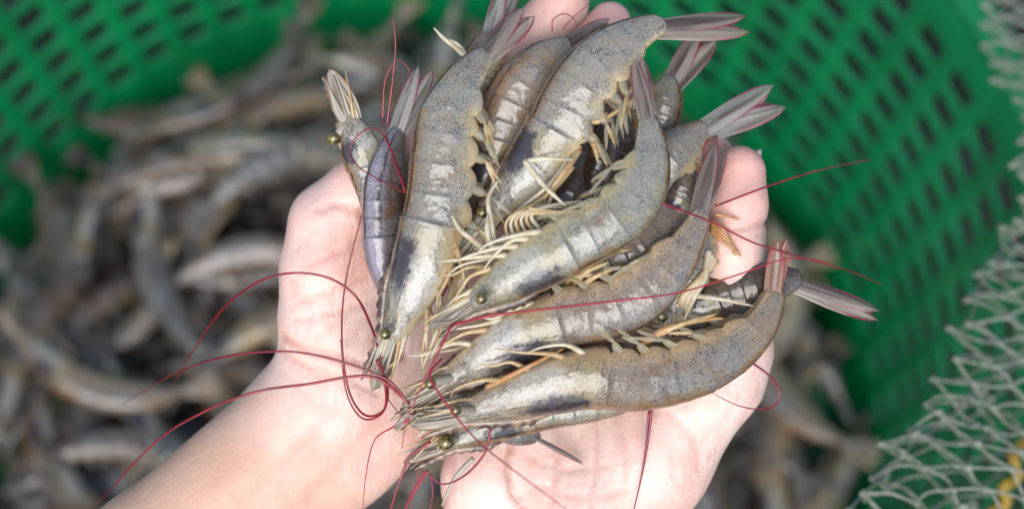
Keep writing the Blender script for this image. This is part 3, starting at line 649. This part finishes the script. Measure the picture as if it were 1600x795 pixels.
shrimp('brown shrimp mostly buried under the topmost curled one, only its belly side showing',
       [(838, 452, 4), (890, 432, 4), (945, 410, 4), (1000, 385, 4), (1042, 350, 3), (1068, 312, 2), (1076, 292, 2)],
       8.6, -1, (1086, 240, 0), 'brown', .1, 'tail', .1, 5, head=False, legs=True, swim_dir=.3)
shrimp('dark shrimp lying deep under the cream legs in the middle of the handful',
       [(800, 400, -4), (835, 365, -4), (872, 330, -4), (905, 290, -5), (925, 250, -6), (932, 225, -6)],
       8.2, 1, (938, 190, -6), 'dark', .2, 'tail', .1, 5, head=False, legs=True, swim_dir=.3)

# ------------------------------------------------------------ heap of shrimps in the basket
def pile_variant(k):
    r = random.Random(k+3); curl = r.uniform(.3, 2.3); L = 112.; n = 9; a = -curl*.15; pts = []; x = np.array([0., 0, 0])
    for i in range(n):
        pts.append(x.copy()); a += curl/(n-1)*(0.4 if i < 3 else 1.25); x = x+np.array([math.cos(a), math.sin(a), 0])*L/(n-1)
    pts = np.array(pts); c0 = pts.mean(0); pts -= c0; roll = r.uniform(-.1, .7)
    def D(t): n_ = np.cross([0, 0, 1.], t)*-1; return math.cos(roll)*unit(n_)+math.sin(roll)*np.array([0, 0, 1.])
    V, Fs, U, at = body(pts, D, 9.3, (9, 4)); prt = [(V, Fs, U)]
    c, t, d, l, h, w = at(1.0); wide = unit(np.cross(t, [0, 0, 1.]))
    for s_ in (-.28, 0, .28): prt.append(leaf(c-t, t+wide*s_, wide, [0, 0, 1.], 23, 7, .03, .5, .6, .4, 6, 3))
    c, t, d, l, h, w = at(0.0)
    prt.append(tube([c+d*h*.8+t*6, c+d*h*.6-t*9, c+d*h*.7-t*18], 1.5, .3, 5))
    for s_ in (-1, 1): prt.append(leaf(c+l*s_*w*.6, -t, d, l, 18, 5, 0, .4, .35, .7, 5, 3))
    for j in range(4):
        c, t, d, l, h, w = at(.17+.06*j); q = c-d*h*.85
        prt.append(tube([q, q-d*6-t*5, q-d*7-t*14], 1.1, .4, 5))
    for j in range(5):
        c, t, d, l, h, w = at((BND[j]+BND[j+1])/2); prt.append(leaf(c-d*h*.75, -d-t*.3, t, l, 9, 4, 0, .4, .5, .6, 4, 3))
    V, Fs, U = join(prt); return V/1000, Fs, U, pts/1000
KINDS = ['slate', 'dark', 'slate', 'grey', 'dark', 'slate', 'brown', 'dark', 'dark']  # mostly shells whose colour is darkened for the shade inside the basket
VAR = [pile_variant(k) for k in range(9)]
pm = []
for k, (V, Fs, U, sp) in enumerate(VAR):
    me = bpy.data.meshes.new('basket_shrimp'); me.from_pydata(V.tolist(), [], [list(map(int, q)) for q in Fs])
    me.polygons.foreach_set('use_smooth', [True]*len(me.polygons))
    ul = me.uv_layers.new(name='UVMap'); li = np.zeros(len(me.loops), int); me.loops.foreach_get('vertex_index', li)
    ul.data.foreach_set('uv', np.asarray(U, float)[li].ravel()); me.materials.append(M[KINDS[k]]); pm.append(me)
HF = np.full((190, 190), 0.012); CELL = 0.004
def hcell(x, y): return np.clip(((x-BC[0])/CELL+95).astype(int), 0, 189), np.clip(((y-BC[1])/CELL+95).astype(int), 0, 189)
offs = np.array([(math.cos(a)*r, math.sin(a)*r) for r in (0, .006) for a in np.linspace(0, 6.283, 7)[:-1]])
def drop(inview):
    for _ in range(400):
        r = math.sqrt(random.random())*(R0-.05); a = random.uniform(0, 2*math.pi); x, y = BC[0]+r*math.cos(a), BC[1]+r*math.sin(a)
        rel = np.array([x, y, PILE-CAMZ]) @ RC; px, py = 800+FPX*rel[0]/-rel[2], 397.5-FPX*rel[1]/-rel[2]
        vis = -110 < px < 1470 and -110 < py < 880
        if vis == inview or inview is None: break
    k = random.randrange(len(VAR)); rz = random.uniform(0, 6.283); sc = random.uniform(1.0, 1.3)
    if r > R0-.12: rz = a+math.pi/2+random.uniform(-.35, .35)+(math.pi if random.random() < .5 else 0)
    flip = random.random() < .5
    p = VAR[k][3][:, :2]*sc*(np.array([1, -1]) if flip else 1); c, s = math.cos(rz), math.sin(rz); q = p@np.array([[c, s], [-s, c]])+(x, y)
    pts = (q[:, None]+offs[None]).reshape(-1, 2); i, j = hcell(pts[:, 0], pts[:, 1]); h = HF[i, j]
    z = np.percentile(h, 84)+.0058*sc; HF[i, j] = np.maximum(h, z+.0055*sc)
    # lean the shrimp along its length to follow the heap
    hs = HF[hcell(q[:, 0], q[:, 1])]; tx, ty = random.uniform(-.2, .2), random.uniform(-.16, .16)
    return k, Matrix.LocRotScale(Vector((x, y, z)), (Matrix.Rotation(rz, 3, 'Z') @ Matrix.Rotation(tx+(math.pi if flip else 0), 3, 'X') @ Matrix.Rotation(ty, 3, 'Y')).to_quaternion(), Vector((sc, sc, sc)))
SV, SF, SU, off = [], [], [], 0
low = [drop(None) for _ in range(130)]+[drop(False) for _ in range(60)]
top = [drop(True) for _ in range(250)]
for k, m in low:
    V, Fs, U, _ = VAR[k]; A = np.array(m); SV.append(V@A[:3, :3].T+A[:3, 3]); SF += [tuple(x+off for x in q) for q in Fs]; SU += list(U); off += len(V)
heap = finish('shrimp_heap', np.vstack(SV), SF, M['dark'], None, SU, origin=(BC[0], BC[1], .012), world=True)  # lower layers take the brown darkened for shade
tag(heap, 'lower layers of raw shrimps filling the green basket', 'shrimp heap', kind='stuff')
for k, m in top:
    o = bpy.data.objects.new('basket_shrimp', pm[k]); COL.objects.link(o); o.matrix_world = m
    wallside = (Vector((m[0][3], m[1][3]))-Vector(BC)).length > R0-.085
    sp = VAR[k][3]; bent = np.linalg.norm(sp[-1]-sp[0]) < .085
    tag(o, '%s %s raw shrimp %s' % ({'slate': 'shade-darkened slate grey', 'grey': 'grey-green', 'dark': 'shade-darkened brown', 'brown': 'warm brown'}[KINDS[k]], 'tightly curled' if bent else 'gently bent', 'against the slotted wall inside the green basket' if wallside else 'on the open heap inside the green basket'), 'shrimp', 'shrimps heaped in the basket')

# ------------------------------------------------------------ knotted net gathered over the basket rim, yellow cord
t = NT('net_twine'); nz_ = t.noise(500, None, 4)
t.l(t.bump(t.noise(1400, None, 2), .6, .001), t.b.inputs['Normal'])
M['net'] = t.set(Base_Color=t.mix(t.sm(nz_, .35, .65), (0.29, 0.32, 0.25), (0.16, 0.18, 0.135)), Roughness=.6)
EDGE = [(1515, -90, 690), (1530, 0, 672), (1556, 90, 655), (1582, 170, 640), (1588, 240, 622), (1572, 310, 606), (1545, 400, 586), (1502, 500, 566), (1455, 590, 549), (1398, 675, 535), (1335, 790, 520), (1270, 900, 508), (1200, 1000, 498)]
def Pd(px, py, d): return np.array([(px-800)/FPX*d, (397.5-py)/FPX*d, 444.0-d])
ED = spline([Pd(*e) for e in EDGE], 200)
def net_pt(t_, b):         # t_ along the folded edge 0..1, b rows away from the edge (sign picks the upper or the under layer)
    x = t_*199; i = min(max(int(x), 0), 198); e = ED[i]+(ED[i+1]-ED[i])*(x-i); k = abs(b)
    out = np.array([.93, -.32, .0])
    if b >= 0: return e+out*(12.8*k+.3*k*k)+np.array([0, 0, 9*math.sin(min(k, 6)*.45)-.55*k*k+3*math.sin(t_*23+k)])+np.array([3*math.sin(t_*31+k*1.3), 3*math.cos(t_*27-k), 0])
    return e+np.array([.86, -.1, 0])*(13*k)+np.array([0, 0, -9*k-.4*k*k+4*math.sin(t_*17+k*2)])+np.array([4*math.sin(t_*19+k), 4*math.cos(t_*21+k), 0])
NTT = 32; tw, kn = [], []; nodes = {}
for j in range(-6, 15):
    for i in range(NTT+1):
        q = net_pt((i+(.5 if j % 2 else 0))/(NTT+.5), j+rng.uniform(-.12, .12))+rng.normal(0, .9, 3); nodes[i, j] = q
for (i, j), q in nodes.items():
    for di in (0, 1 if j % 2 else -1):
        z = nodes.get((i+di, j+1))
        if z is None: continue
        mid_ = (q+z)/2+rng.normal(0, 1.1, 3)+np.array([0, 0, -.8]); tw.append(tube([q, mid_, z], 0.56, 0.56, 6, 8))
    v, f, u = sphere(q, 1.45, 8, 6, (1.2, .9, .9)); v = v+rng.normal(0, .18, v.shape); kn.append((v, f, u))
net = bpy.data.objects.new('fishing_net', None); COL.objects.link(net); net.location = to_world(ED[110])
tag(net, 'grey-green knotted fishing net bunched over the basket edge', 'net')
v, f, u = join(tw); finish('twine', v, f, M['net'], net)
v, f, u = join(kn); k_ = finish('knots', v, f, M['net'], net); k_['kind'] = 'stuff'
t = NT('yellow_cord'); M['yellow'] = t.set(Base_Color=t.mix(t.sm(t.noise(200), .4, .6), (0.42, 0.28, 0.03), (0.28, 0.17, 0.02)), Roughness=.5)
cp = [Pd(1600, 690, 585), Pd(1582, 715, 580), Pd(1590, 745, 582), Pd(1566, 760, 578), Pd(1572, 785, 582), Pd(1548, 800, 585), Pd(1530, 840, 590)]
a_ = [p+np.array([1.5*math.sin(i*2.1), 1.5*math.cos(i*2.1), 0]) for i, p in enumerate(spline(cp, 24))]
b2 = [p-np.array([1.5*math.sin(i*2.1), 1.5*math.cos(i*2.1), 0]) for i, p in enumerate(spline(cp, 24))]
v, f, u = join([tube(a_, 1.3, 1.3, 8, 200), tube(b2, 1.3, 1.3, 8, 200)])
tag(finish('cord', v, f, M['yellow']), 'short twisted yellow cord lying under the net', 'cord')
